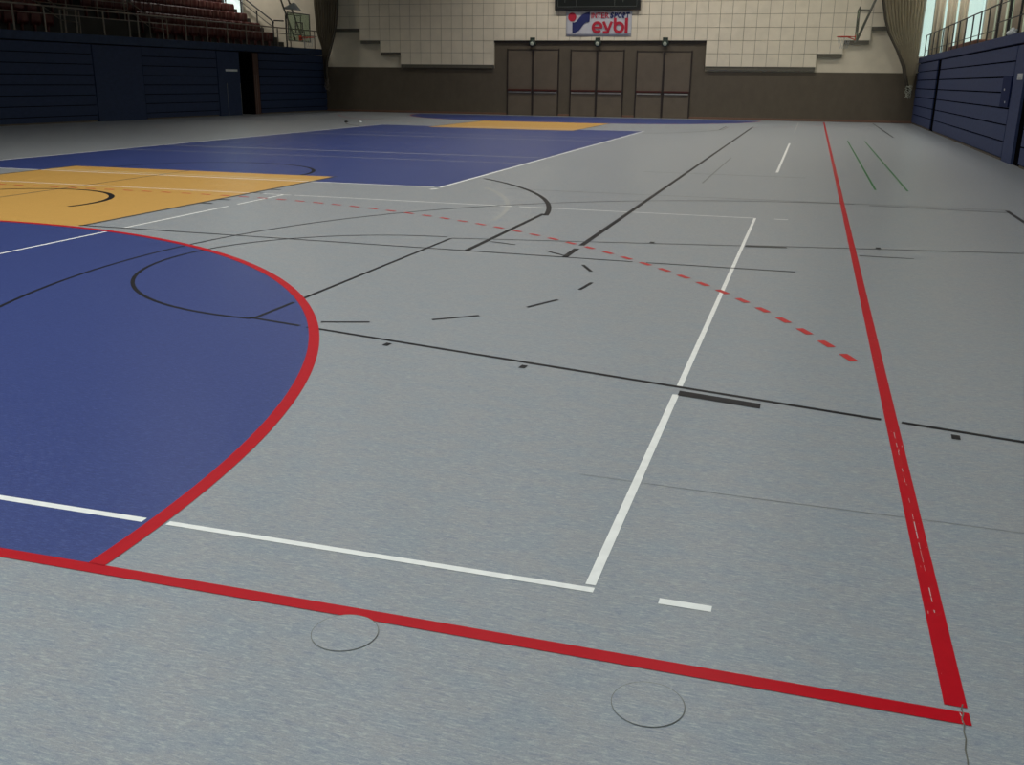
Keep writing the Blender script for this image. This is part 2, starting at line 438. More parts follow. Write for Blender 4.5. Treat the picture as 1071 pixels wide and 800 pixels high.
# handball
flat('sideline', [strip((-.027, .072), (-.027, 40), .054)], M['red_worn'], hi, 'long worn red line running to the back wall on the right')
flat('goal_line', [[(-3.2, -.018), (-1.6, -.004), (0, 0), (0, .051), (-1.6, .046), (-3.2, .034)], [(-17.5, -.018), (-3.2, -.018), (-3.2, .034), (-17.5, .034)]], M['red'], hi, 'red line crossing the foreground to the near right corner')
flat('goal_line', [strip((-20, 39.975), (0, 39.975), .05)], M['pale'], hi)
def opening_arc(n=90):
    q = []
    for i in range(n+1):
        t = i/n; a = math.radians(.35+89.65*t)
        q.append([( -8.5+r*cos(a), r*sin(a)) for r in (5.925+.085*t*t, 5.987+.088*t*t)])
    return [[q[i][0], q[i][1], q[i+1][1], q[i+1][0]] for i in range(n)]
A6 = opening_arc()+[strip((-8.5, 6.042), (-11.5, 6.042), .062)]+arc(-11.5, 0, 6.03, 5.97, 90, 179.6, 60)
flat('goal_area_line', A6, M['red'], hi, 'curved red line around the near blue goal area')
flat('goal_area_line', rb(-1, arc(-8.5, 0, 6.0, 5.95, 0, 90, 40)+[strip((-8.5, 5.975), (-11.5, 5.975), .05)]+arc(-11.5, 0, 6.0, 5.95, 90, 180, 40)), M['red_faded'], hi)
# dashed 9 m line
def dashes(sy):
    out = []; R = 8.975; step = .30/R; a = math.acos(8.35/R)
    a = math.atan2(3.39, 8.36)-.0085
    while a < PI/2-.01:
        out += [[(-8.5+r*cos(t), r*sin(t)) for r, t in ((8.95, a), (9.0, a), (9.0, a+.5*step), (8.95, a+.5*step))]]
        a += step
    x = -8.6
    while x > -11.5:
        out.append(strip((x, 8.975), (x-.15, 8.975), .05)); x -= .3
    a = PI/2
    while a < PI-.39:
        out += [[(-11.5+r*cos(t), r*sin(t)) for r, t in ((8.95, a), (9.0, a), (9.0, a+.5*step), (8.95, a+.5*step))]]
        a += step
    return rb(sy, out)
flat('dashed_line', dashes(1), M['red_faded'], hi+.0002, 'dashed red line curving across the grey floor')
flat('dashed_line', dashes(-1), M['red_faded'], hi+.0002)

# cross volleyball training courts
def vb(y0, y1, m, full):
    out = []
    if full:
        out.append(strip((-1.025, y0+.045), (-1.025, 2.375), .032)); out.append(strip((-1.025, 2.50), (-1.025, y1), .030))
        out.append([(-2.513, y0+.003), (-1.008, y0-.003+.003), (-1.008, y0+.029), (-2.513, y0+.031)])
        out.append(strip((-19, y0+.015), (-2.605, y0+.012), .032))
        out.append(strip((-.81, y0+.013), (-.655, y0+.013), .034)); out.append(strip((-.81, y1), (-.66, y1), .035))
        out.append(strip((-3.84, y1), (-1.04, y1), .03)); out.append(strip((-6.95, y1+.06), (-3.93, y1), .03))
        out.append(strip((-19, y1+.10), (-7.0, y1+.06), .03))
        out.append(strip((-7.11, y0+.03), (-7.11, 5.82), .032)); out.append(strip((-7.11, 6.08), (-7.11, 8.0), .032)); out.append(strip((-7.11, 8.2), (-7.11, y1+.06), .032))
    else:
        out.append(strip((-1.0, y0), (-1.0, y1), .045))
    return flat('volleyball_line', out, m, mid)
o = vb(.345, 9.255, M['white'], True); o['label'] = 'white lines of the nearest cross court with a corner at lower centre'
vb(15.5, 24.5, M['white'], False); vb(30.6, 39.0, M['pale'], False)
flat('volleyball_line', [strip((-14.5, 15.5), (-5.5, 15.5), .03), strip((-14.5, 24.5), (-5.5, 24.5), .03), strip((-14.5, 17), (-5.5, 17), .05), strip((-14.5, 23), (-5.5, 23), .05)], M['pale'], mid, 'faint pale lines crossing the blue centre court')
flat('volleyball_line', [strip((-5.525, 10.95), (-5.525, 29), .05), strip((-14.5, 10.975), (-5.62, 10.975), .045), strip((-14.475, 10.95), (-14.475, 29), .05), strip((-14.5, 29), (-5.5, 29), .05), strip((-5.56, 10.66), (-5.50, 10.80), .07)], M['white'], mid, 'white outline of the large blue centre court')
flat('volleyball_line', [strip((-12.5, 11.2), (-7.6, 11.2), .06)], mat_paint('white_paint_over_yellow', (.62, .50, .28)), mid)

# main basketball court
def three(sy):
    R = 6.75; a0 = math.degrees(math.asin((9.0-7.575)/R)) - 0.6
    out = [strip((-3.395, 6.02), (-3.395, 8.72), .05)]
    out += arc(-10.0, 7.575, 6.775, 6.715, 8.6, 46.5, 40)
    out += [strip((-16.6, 6.02), (-16.6, 8.9), .05)]+arc(-10, 7.575, 6.75, 6.70, 133, 168, 30)
    return rb(sy, out)
flat('three_point_line', three(1), M['black'], mid+.0002, 'thick black hooked line right of the blue centre court')
flat('three_point_line', three(-1), M['grey_line'], mid+.0002)
flat('court_sideline', [strip((-2.475, 5.98), (-2.475, 6.47), .055), strip((-2.475, 6.66), (-2.475, 34), .055)], M['black'], mid+.0002, 'long thick black line running away from the middle of the grey floor')
flat('court_baseline', [strip((-7.65, 6.085), (-6.0, 6.065), .035), strip((-6.0, 6.065), (-1.87, 5.975), .03), strip((-1.75, 5.97), (-.52, 5.97), .03), strip((-12.5, 6.085), (-17.5, 6.085), .035)], M['black'], mid+.0002, 'thin black line crossing from the yellow zone to the white corner')
flat('zone_border', [strip((-7.605, 6.05), (-7.605, 11.85), .05), strip((-12.495, 6.05), (-12.495, 11.85), .05)], M['grey_line'], mid+.0002)
flat('zone_border', [strip((-7.605, 28.2), (-7.605, 34), .05), strip((-12.495, 28.2), (-12.495, 34), .05)], M['grey_line'], mid+.0002)
flat('zone_mark', [strip((-7.60, y), (-7.43, y), .07) for y in (8.15, 8.55, 9.35, 9.8)], M['grey_line'], mid+.0002)
flat('charge_circle', arc(-10.0, 7.575, 1.27, 1.20, -14, 180, 40)+[strip((-11.235, 7.575), (-11.235, 7.2), .05)], M['black'], mid+.0003, 'black half circle on the yellow zone')
flat('free_throw_circle', arc(-10, 11.8, 1.82, 1.76, 0, 180, 40), M['black'], mid+.0003, 'small black arc on the blue centre court')
flat('training_line', [strip((-10.22, 7.2), (-10.25, 11.8), .03)], M['grey_line'], mid)
flat('worn_arc', arc(-10.0, 7.575, 6.27, 6.21, 4, 36, 30), mat_paint('ghost_of_removed_tape', (.33, .34, .335)), lo, 'faint pale ghost of a removed arc')

# cross basketball training courts (nearest: free throw trapezoid, dashed circle, three point arc)
def cross_key():
    k = []
    lw = .03
    low = [(1.95, 1.88), (.017, 2.293), (-.072, 2.305), (-1.08, 2.526), (-3.39, 3.004), (-3.45, 3.02), (-3.856, 3.11)]
    k.append(strip(low[0], low[1], lw)); k.append(strip(low[2], low[4], lw)); k.append(strip(low[5], low[6], lw))
    k.append(strip((-3.82, 3.11), (-3.81, 3.60), lw)); k.append(strip((-3.81, 3.72), (-3.77, 6.63), lw))
    k += arc(-3.83, 4.89, 1.82, 1.79, 90, 270, 48)
    return k
flat('key_line', cross_key(), M['black'], mid+.0003, 'thin black line crossing the floor to the right edge and its half circle')
flat('key_line', [strip((-3.77, 6.64), (-1.04, 7.18), .03), strip((-1.0, 7.22), (1.95, 7.74), .03)], M['grey_line'], mid+.0003)
def cd(a0, a1): return arc(-3.83, 4.88, 1.81, 1.77, a0, a1, 6)
cdash = []
for (x0, y0), (x1, y1) in (((-3.35, 6.58), (-3.07, 6.48)), ((-2.71, 6.25), (-2.51, 6.08)), ((-2.24, 5.68), (-2.11, 5.41)), ((-2.01, 4.97), (-2.04, 4.68)), ((-2.11, 4.29), (-2.25, 3.99)), ((-2.48, 3.65), (-2.73, 3.44)), ((-3.08, 3.25), (-3.37, 3.15))):
    wd = .03
    cdash.append(strip((x0, y0), (x1, y1), wd))
flat('dashed_circle', cdash, M['black'], mid+.0003, 'black dashes of a half circle on the grey floor')
flat('lane_block', [[(-1.015, 2.365), (-.615, 2.285), (-.615, 2.36), (-1.015, 2.445)]], M['black'], hi, 'short thick black bar at the white sideline')
flat('lane_block', [strip((-1.0, 7.155), (-.62, 7.225), .075)], M['grey_line'], hi)
for x, y in ((.232, 2.165), (-1.875, 2.605), (-2.755, 2.79)):
    flat('lane_mark', [[(x-.022, y-.03), (x+.014, y-.035), (x+.018, y+.022), (x-.018, y+.03)]], M['black'], hi)
for x, y in ((.21, 7.50), (-1.87, 7.08)):
    flat('lane_mark', [[(x-.025, y-.04), (x+.02, y-.04), (x+.02, y+.04), (x-.025, y+.04)]], M['black'], hi)
flat('short_line', [strip((.02, 6.99), (.48, 6.99), .03)], M['black'], mid, 'short thin black line just right of the long red line')
flat('training_arc', arc(.34, 4.87, 6.27, 6.24, 92, 206, 60)+[strip((.3, 11.03), (1.92, 10.90), .03)], M['black'], mid, 'large thin dark arc sweeping from the near blue area over the grey floor')
flat('training_line', [strip((-4.6, 11.16), (1.92, 11.17), .03)], M['faint_line'], mid)
flat('training_baseline', [strip((1.92, -4.0), (1.92, 11.13), .05)], M['black'], mid, 'short black line at the right edge of the picture')
flat('training_baseline', [strip((1.84, 29.0), (1.84, 39.9), .05)], M['grey_line'], mid)
flat('training_line', [strip((-3.2, 14.72), (-.5, 14.66), .05)], M['faint_line'], mid)
flat('training_line', [strip((-2.03, 13.1), (-2.03, 18.7), .03)], M['faint_line'], mid)
flat('training_line', [strip((-3.29, 31.0), (-3.29, 33.6), .06), strip((-3.29, 31.0), (-4.5, 31.0), .06)], M['faint_line'], mid)
flat('green_line', [strip((.485, 13.08), (.485, 26.5), .03)], M['green'], mid, 'left thin green line on the far right of the floor')
flat('green_line', [strip((.93, 13.08), (.93, 26.5), .03)], M['green'], mid, 'right thin green line on the far right of the floor')
# wear
def chip(x0, y0, x1, y1, q):
    return [(x0-q, y0), (x0+q*.6, y0+.001), (x1+q, y1-.001), (x1-q*.8, y1)]
chips = [chip(-.027, a, -.0275, b, q) for a, b, q in ((.535, .553, .0016), (.60, .63, .0011), (.635, .69, .0015), (.80, .84, .0005), (.86, .95, .0006), (.96, 1.01, .0009), (1.04, 1.10, .0016), (1.105, 1.18, .0018), (1.20, 1.25, .0009), (1.35, 1.39, .0008), (1.55, 1.61, .001), (1.66, 1.70, .0012), (1.85, 1.90, .001), (1.95, 2.0, .0012), (2.06, 2.14, .0012))]
chips += [chip(-.019, .032, -.021, .046, .0014), chip(-.020, .006, -.019, .018, .0010)]
flat('worn_scratch', chips, M['pale'], hi+.0004, 'pale worn scratches in the long red line')
flat('floor_seam', [strip((-1.25, 1.235), (-.6, 1.212), .003), strip((-.6, 1.212), (0, 1.210), .004), strip((.0, 1.21), (.45, 1.2), .003)], M['faint_line'], lo)
crack = [(-.010, .085), (-.016, .06), (-.013, .045), (-.020, .02), (-.017, 0), (-.022, -.03), (-.021, -.06), (-.028, -.10), (-.028, -.14), (-.034, -.20)]
flat('floor_crack', [strip(crack[i], crack[i+1], .0032) for i in range(len(crack)-1)], M['seam'], hi+.0006, 'thin crack running down from the near red corner')

# ------------------------------------------------------------------ socket covers let into the floor
def cover(cx, cy, r, label):
    t = empty('socket_cover', (cx, cy, 0))
    tag(t, label, 'floor cover', 'round floor socket covers')
    bm = lathe(bmesh.new(), [(r, .0004), (r, .0021), (r-.001, .0023)], (0, 0, 0), 64)
    o = obj('lid', bm, M['lino'], t)
    bm = bmesh.new()
    for poly in arc(0, 0, r+.0015, r, 0, 360, 64): bm.faces.new([bm.verts.new((x, y, .0023)) for x, y in poly])
    obj('joint_ring', bm, M['seam'], t)
# lids show the same marbling as the floor; the first one cuts into the red line
cover(-1.622, -.083, .092, 'round floor cover cutting into the foreground red line')
cover(-.762, -.150, .090, 'round floor cover on bare grey floor near the right corner')

# ------------------------------------------------------------------ doors in the back wall
def double_door(n, x0, x1, top):
    xc = (x0+x1)/2; y = YW-.03
    fr = bmesh.new()
    box(fr, x0-.018, x0+.03, y-.04, y, 0.0, top+.03); box(fr, x1-.03, x1+.018, y-.04, y, 0, top+.03)
    box(fr, x0+.03, x1-.03, y-.04, y, top-.04, top+.0); box(fr, xc-.04, xc+.04, y-.05, y, 0.0, top-.04)
    d = struct('door_%d' % n, fr, M['brown_frame'])
    for a, b in ((x0+.035, xc-.045), (xc+.045, x1-.035)):
        lf = obj('door_leaf', B(a, b, y-.03, y-.001, .01, top-.045, bevel=.004), M['door_leaf'], d)
        obj('push_bar', B(a+.0, b-.0, y-.10, y-.035, 1.04, 1.12, bevel=.01), M['bar_red'], lf)
        obj('push_plate', B(a+.03, b-.03, y-.075, y-.032, .965, 1.015, bevel=.006), M['steel'], lf)
        for hz in (.35, 1.5, 2.35):
            xh = x0+.0 if a < xc-.5 else x1
            obj('hinge', B(xh-.012, xh+.012, y-.055, y-.041, hz, hz+.1), M['brown_frame'], d)
    return d
double_door(1, -13.65, -11.31, 2.79)
double_door(2, -10.77, -8.44, 2.76)
double_door(3, -7.89, -5.56, 2.73)

def exit_light(x, lab):
    t = empty('emergency_light', (x, YW-.10, 2.85)); tag(t, lab, 'lamp', 'emergency lights above the doors')
    obj('bracket', B(-.11, .11, -.10, 0, .30, .42, bevel=.012), M['lamp_green'], t)
    obj('housing', lathe(bmesh.new(), [(.10, -.02), (.145, -.05), (.145, -.14), (.11, -.17)], (0, 0, .19), 20, 'y'), M['lamp_green'], t)
    obj('lens', lathe(bmesh.new(), [(.085, -.165), (.085, -.18), (.05, -.2)], (0, 0, .16), 20, 'y'), M['lamp_white'], t)
exit_light(-12.48, 'small dark round emergency light above the left double door')
exit_light(-9.58, 'small dark round emergency light above the middle double door')
exit_light(-6.70, 'small dark round emergency light above the right double door')

# ------------------------------------------------------------------ scoreboard and banner
t = empty('scoreboard', (-9.65, YW-.14, 4.36)); tag(t, 'black scoreboard on the cream back wall, above the white banner', 'scoreboard')
obj('case', B(-1.84, 1.84, -.16, 0, 0, 1.75, bevel=.02), M['frame_black'], t)
obj('face', B(-1.74, 1.74, -.17, -.161, .10, 1.67), M['scoreboard'], t)
bm = bmesh.new()
box(bm, -1.70, -1.685, -.176, -.171, .13, 1.6); box(bm, 1.685, 1.70, -.176, -.171, .13, 1.6); box(bm, -1.685, 1.685, -.176, -.171, .13, .145)
obj('border_line', bm, M['line_grey'], t)
def seg_digit(x, z, on='abcdefg', s=.24):
    bm = bmesh.new(); w_, h_, q = s*.5, s, .018
    S = {'a': (0, w_, h_-q, h_), 'd': (0, w_, 0, q), 'g': (0, w_, h_/2-q/2, h_/2+q/2), 'f': (0, q, h_/2, h_), 'b': (w_-q, w_, h_/2, h_), 'e': (0, q, 0, h_/2), 'c': (w_-q, w_, 0, h_/2)}
    for k in on:
        a, b, c_, d_ = S[k]; box(bm, x+a, x+b, -.176, -.171, z+c_, z+d_)
    return bm
for x in (-1.50, 1.0): obj('digit', seg_digit(x, .30, 'bc'), M['line_grey'], t)
for x in (-.9, .75): obj('panel_rule', B(x, x+.012, -.176, -.171, .16, .55), M['line_grey'], t)

t = empty('banner', (-9.58, YW-.15, 3.33)); tag(t, 'white sponsor banner with red and navy lettering, hung under the scoreboard', 'banner')
bm = bmesh.new()   # a slightly slack sheet
X0, X1, ZT, ZB = -1.42, 1.42, 1.03, .0
n1, n2 = 24, 8; g = {}
for side in (0, 1):
    for i in range(n1+1):
        for j in range(n2+1):
            u, v = i/n1, j/n2
            g[side, i, j] = bm.verts.new((X0+(X1-X0)*u, -.012*side-.010*sin(u*9)*(1-v), ZB+(ZT-ZB)*v-.01*sin(PI*u)))
for i in range(n1):
    for j in range(n2):
        for side in (0, 1): bm.faces.new((g[side, i, j], g[side, i+1, j], g[side, i+1, j+1], g[side, i, j+1]))
for i in range(n1):
    for j in (0, n2): bm.faces.new((g[0, i, j], g[0, i+1, j], g[1, i+1, j], g[1, i, j]))
for j in range(n2):
    for i in (0, n1): bm.faces.new((g[0, i, j], g[0, i, j+1], g[1, i, j+1], g[1, i, j]))
obj('sheet', bm, M['banner'], t, True)
yb = -.030
def bp(px, py): return (-1.42+(px-215)*.00421, 1.03-(py-108)*.00421)
obj('red_ball', lathe(bmesh.new(), [(.178, yb+.003), (.178, yb-.003)], (bp(278, 0)[0], 0, bp(0, 172)[1]), 32, 'y'), M['banner_red'], t)
sw = [(281, 222), (300, 224), (325, 214), (345, 188), (368, 160), (395, 142), (425, 130), (462, 122), (460, 218), (430, 222), (408, 232), (388, 256), (368, 284), (345, 305), (315, 320), (284, 326)]
obj('blue_swoosh', prism(bmesh.new(), [bp(*q) for q in sw], 'y', yb-.007, yb-.001), M['banner_navy'], t)
def word(txt, boxes, mt, bold, lab=None, shear=0):
    out = bmesh.new()
    for ch, (x0, x1, y0, y1) in zip(txt, boxes):
        q = fit_text(text_bm(ch, 1, bold, shear=shear), bp(x0, 0)[0], bp(x1, 0)[0], bp(0, y1)[1], bp(0, y0)[1], yb)
        me = bpy.data.meshes.new('letter'); q.to_mesh(me); q.free(); out.from_mesh(me); bpy.data.meshes.remove(me)
    o = obj('lettering', out, mt, t)
    if lab: o['label'] = lab
word('INTER', [(476, 486, 132, 184), (492, 532, 132, 184), (536, 574, 132, 184), (579, 612, 132, 184), (617, 658, 132, 184)], M['banner_red'], .012, 'thin red lettering')
word('SPORT', [(668, 706, 130, 184), (708, 745, 130, 184), (746, 790, 130, 184), (792, 830, 130, 184), (830, 870, 130, 184)], M['banner_navy'], .055, 'navy lettering', .15)
def letter_strokes():
    bm = bmesh.new(); ya, yb_ = yb-.006, yb-.001
    def seg(p, q, w_=27):
        nonlocal ya
        ya -= .0012
        L_ = math.hypot(q[0]-p[0], q[1]-p[1]); nx, ny = -(q[1]-p[1])/L_*w_/2, (q[0]-p[0])/L_*w_/2
        prism(bm, [bp(p[0]-nx, p[1]-ny), bp(q[0]-nx, q[1]-ny), bp(q[0]+nx, q[1]+ny), bp(p[0]+nx, p[1]+ny)], 'y', ya, yb_)
    def ring(cx, cy, r, a0, a1, w_=28, n=28):
        o_, i_ = [], []
        for k in range(n+1):
            a = math.radians(a0+(a1-a0)*k/n)
            o_.append((cx+(r+w_/2)*cos(a), cy-(r+w_/2)*sin(a))); i_.append((cx+(r-w_/2)*cos(a), cy-(r-w_/2)*sin(a)))
        for k in range(n):
            prism(bm, [bp(*o_[k]), bp(*o_[k+1]), bp(*i_[k+1]), bp(*i_[k])], 'y', ya, yb_)
    ring(540, 270, 43, -2, 318); seg((500, 272), (592, 272), 18)
    seg((603, 216), (640, 290), 26); seg((688, 216), (652, 304), 26); ring(632, 290, 28, 270, 330, 26, 8); seg((600, 318), (634, 318), 26)
    ring(762, 272, 42, 0, 360); seg((722, 183), (722, 290), 27)
    seg((838, 183), (838, 328), 30)
    return bm
obj('lettering', letter_strokes(), M['banner_red'], t)['label'] = 'large red lettering'
for x in (-1.36, 1.36):
    for z in (.06, .97):
        obj('eyelet', lathe(bmesh.new(), [(.02, -.016), (.02, -.026)], (x, 0, z), 12, 'y'), M['steel'], t)

# ------------------------------------------------------------------ right bleachers, pushed in
ROWZ = (0.05, .38, .71, 1.04, 1.35, 1.66, 1.97, 2.28)
def bleacher(name, frame, x, y0, y1, zr, m, top, lab, depth=1.2, sgn=1, plain=False, skirt=True):
    t = empty(name, (x, y0, 0)) if frame is None else empty(name, frame(0, y0), LR)
    tag(t, lab, 'bleachers')
    L_ = y1-y0
    ox = 0
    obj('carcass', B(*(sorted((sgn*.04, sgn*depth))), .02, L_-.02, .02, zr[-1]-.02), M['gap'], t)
    for i in range(len(zr)-1):
        s = .006*i*sgn
        a, b = sorted((sgn*0+s*0, sgn*.04))
        obj('front_board', B(a, b, 0, L_, zr[i]+.012, zr[i+1]-(.018 if sgn > 0 else .014), bevel=.004), m, t)
    if skirt: obj('floor_strip', B(*sorted((sgn*.012, sgn*.05)), .05, L_-.05, 0.0, .045), M['deck'], t)
    return t
XF = XR
bleacher('telescopic_bleachers', None, XF, 34.20, YW-.05, ROWZ, M['blue_panel'], 0, 'closed blue bleachers on the right in the far corner beside the net')
bleacher('telescopic_bleachers', None, XF, 20.42, 33.25, ROWZ, M['blue_panel'], 0, 'long closed blue bleachers on the right between the two dark gaps')
bleacher('telescopic_bleachers', None, XF, 6.0, 18.55, ROWZ, M['blue_panel'], 0, 'closed blue bleachers at the right picture edge, nearest the viewer')
def post(name, x0, x1, y0, y1, zt, m, lab):
    t = empty(name, (x0, y0, 0)); tag(t, lab, 'panel')
    obj('board', B(0, x1-x0, 0, y1-y0, 0, zt, bevel=.006), m, t); return t
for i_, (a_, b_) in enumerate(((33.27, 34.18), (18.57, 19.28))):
    r_ = struct('door_%d' % (5+i_), B(XF+.05, XF+.12, a_, b_, 0.0, 2.29), M['gap'])  # no door: added black board painting the darkness of the gap
pp = post('pillar_panel', XF, XF+.3, 19.3, 20.36, 2.26, M['blue_panel'], 'plain blue wall panel with pale sign, left of the dark gap at right')
obj('sign_plate', B(-.012, -.001, .12, .62, 1.60, 1.72), M['sign_grey'], pp)
obj('sign_letter', prism(bmesh.new(), [(.2, 1.62), (.5, 1.62), (.5, 1.63), (.2, 1.63)], 'x', -.014, -.0125), M['line_grey'], pp)
hb = empty('hatch_cover', (XF, 20.40, 1.06)); tag(hb, 'dark blue square cover hung on the front of the long right bleachers', 'cover')
obj('cover_board', B(-.03, -.001, 0, .95, 0, .62, bevel=.005), M['blue_dark'], hb)
for (yy, zz) in ((.55, .33), (.30, .08)): obj('latch', B(-.042, -.031, yy, yy+.05, zz, zz+.04, bevel=.004), M['sign_grey'], hb)
ff = struct('trim_7', B(XF-.02, XF+.25, 6.0, YW-.05, 2.30, 2.51, bevel=.01), M['blue_panel'])
struct('fascia_shade_strip', B(XF+.06, XF+.5, 6.0, YW-.05, 2.26, 2.30), M['gap'])  # black strip painting the thick shade under the fascia
struct('trim_9', B(XF+.26, XG, -9, YW-.05, 2.42, 2.50), M['deck'])       # gallery floor
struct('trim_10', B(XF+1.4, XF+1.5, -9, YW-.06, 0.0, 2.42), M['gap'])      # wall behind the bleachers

# ------------------------------------------------------------------ right gallery: rail, curtains, seats, cloth
def railing(name, frame, y0, y1, step, zb, zt, r, m, lab, mids=(), posts=None, balus=0):
    t = empty(name, *frame); tag(t, lab, 'railing')
    obj('handrail', tube(bmesh.new(), [(0, y0, zt), (0, y1, zt)], r), m, t)
    for z in mids: obj('middle_rail', tube(bmesh.new(), [(0, y0, z), (0, y1, z)], r*.6), m, t)
    ps = posts if posts else [y0+i*(y1-y0)/round((y1-y0)/step) for i in range(round((y1-y0)/step)+1)]
    for y in ps:
        o = obj('post', box(tube(bmesh.new(), [(0, y, zb), (0, y, zt)], r*1.1), -.05, .05, y-.05, y+.05, zb, zb+.012), m, t)
    return t
railing('gallery_railing', ((XF+.14, 0, 0),), 24.3, 40.6, 1.36, 2.51, 3.32, .018, M['rail_dark'], 'dark steel railing along the gallery above the right bleachers', mids=(2.75,))
railing('gallery_railing', ((XF+.14, 0, 0),), 12.0, 24.2, 1.36, 2.51, 3.62, .022, M['rail_dark'], 'taller dark railing above the right bleachers at the picture edge', mids=(3.30, 2.9))

def curtain(x, y0, y1, z0, z1, m, lab, amp=.07, folds=None):
    t = bmesh.new(); n = max(16, int((y1-y0)*16)); fo = folds or (y1-y0)*3.2
    A = []
    for side in (0, .012):
        for z in (z0, (z0+z1)/2, z1):
            A.append([t.verts.new((x+side+amp*sin(2*PI*fo*i/n), y0+(y1-y0)*i/n+(.02*sin(i*1.7) if z == z0 else 0), z)) for i in range(n+1)])
    for s in (0, 3):
        for j in (0, 1):
            for i in range(n): t.faces.new((A[s+j][i], A[s+j][i+1], A[s+j+1][i+1], A[s+j+1][i]))
    for j in (0, 1):
        for i in (0, n): t.faces.new((A[j][i], A[j+1][i], A[j+4][i], A[j+3][i]))
    for i in range(n):
        t.faces.new((A[0][i], A[0][i+1], A[3][i+1], A[3][i])); t.faces.new((A[2][i], A[2][i+1], A[5][i+1], A[5][i]))
    o = obj('curtain', t, m, None, True); tag(o, lab, 'curtain'); return o
CR = [(38.55, 39.6, 'tan gallery curtain nearest the far right corner'), (36.4, 37.6, 'tan gallery curtain, second from the far right corner'),
      (33.0, 34.6, 'tan gallery curtain between the far window bays at right'), (30.6, 31.5, 'narrow tan gallery curtain in front of the middle window bay'),
      (21.9, 23.8, 'wide tan gallery curtain close to the right picture edge'), (18.6, 20.0, 'tan gallery curtain cut by the right picture edge')]
def curtain_x(x0, x1, lab):
    o = curtain(0, x0, x1, 2.52, 6.1, M['tan'], lab, .035, (x1-x0)*6); me = o.data
    for v in me.vertices: v.co = Vector((v.co.y, YW-.14+v.co.x, v.co.z))
curtain_x(3.66, 4.02, 'narrow tan curtain on the back window, next to the bright strip by the right net')
curtain_x(4.10, 4.45, 'narrow tan curtain, middle one on the back window above the right gallery')
curtain_x(4.52, 4.84, 'narrow tan curtain on the back window, beside its wide bright right pane')
for a, b, lab in CR: curtain(XG-.12, a, b, 2.56, 6.2, M['tan'], lab)

def make_seat():
    """folding shell seat with back, pan and foot; faces +x, local origin on the step"""
    bm = bmesh.new()
    # back shell: curved sheet with thickness
    def shell(rows, th):
        F, K = [], []
        for (x, z, hw) in rows:
            F.append([bm.verts.new((x+.03*abs(k/3)**2, hw*k/3, z)) for k in range(-3, 4)])
            K.append([bm.verts.new((x-th+.03*abs(k/3)**2, hw*k/3, z)) for k in range(-3, 4)])
        for G in (F, K):
            for i in range(len(rows)-1):
                for k in range(6): bm.faces.new((G[i][k], G[i][k+1], G[i+1][k+1], G[i+1][k]))
        for i in range(len(rows)-1):
            for k in (0, 6): bm.faces.new((F[i][k], F[i+1][k], K[i+1][k], K[i][k]))
        for k in range(6):
            for i in (0, -1): bm.faces.new((F[i][k], F[i][k+1], K[i][k+1], K[i][k]))
    shell([(-.02, .40, .19), (-.04, .50, .215), (-.07, .65, .22), (-.10, .76, .205), (-.115, .80, .16)], .025)
    shell([(.03, .42, .20), (.05, .55, .21), (.05, .72, .20), (.045, .78, .15)], .03)      # folded-up pan
    box(bm, -.06, .03, -.03, .03, 0, .46)
    return bm
seat0 = obj('folding_seat', make_seat(), M['seat_red'], None, True)
seat_used = [False]
def place_seat(x, y, z, rz, lab, group):
    o = seat0 if not seat_used[0] else seat0.copy()
    if seat_used[0]: C.objects.link(o)
    seat_used[0] = True
    o.location = (x, y, z); o.rotation_euler = (0, 0, rz)
    tag(o, lab, 'seat', group); return o
for i in range(10):
    place_seat(XF+.75, 19.1+i*.52, 2.50, PI, 'red folding seat on the gallery above the right bleachers', 'seats on the right gallery')
cb = obj('bench_cushion', B(XF+.45, XF+.95, 29.8, 36.0, 2.50, 2.76, bevel=.05), M['rust'], None, True); tag(cb, 'long rust brown cushion roll behind the right gallery railing', 'cushion')
# crumpled white cloth on the fascia
bm = bmesh.new(); bmesh.ops.create_icosphere(bm, subdivisions=3, radius=1)
for v in bm.verts:
    n_ = .75+.35*sin(v.co.x*7+v.co.y*3)*cos(v.co.z*6+v.co.y*5)
    v.co = Vector((v.co.x*.055*n_, v.co.y*.62*n_, max(-.02, v.co.z*.10*n_+.04)))
o = obj('crumpled_cloth', bm, M['paper'], None, True); o.location = (XF+.02, 21.5, 2.52); tag(o, 'crumpled white cloth lying on the ledge above the right bleachers', 'cloth')

# ------------------------------------------------------------------ left bleachers (their front runs very slightly askew)
LR = -.06
def LF(u, s, z=0.0):
    """point u metres behind and s metres along the left front (s=0 at the back wall)"""
    c, q = cos(LR), sin(LR)
    return (-22.5+(-u)*c-s*q, 40.9+(-u)*q+s*c, z)
LROW = (.04, .54, .85, 1.18, 1.50, 1.83, 2.15, 2.47)
LROW = (.04, .22, .54, .86, 1.18, 1.50, 1.83, 2.15, 2.47)
def lbl(s0, s1, lab):
    return bleacher('telescopic_bleachers', LF, 0, s0, s1, LROW, M['blue_panel_left'], 0, lab, sgn=-1, depth=.9)
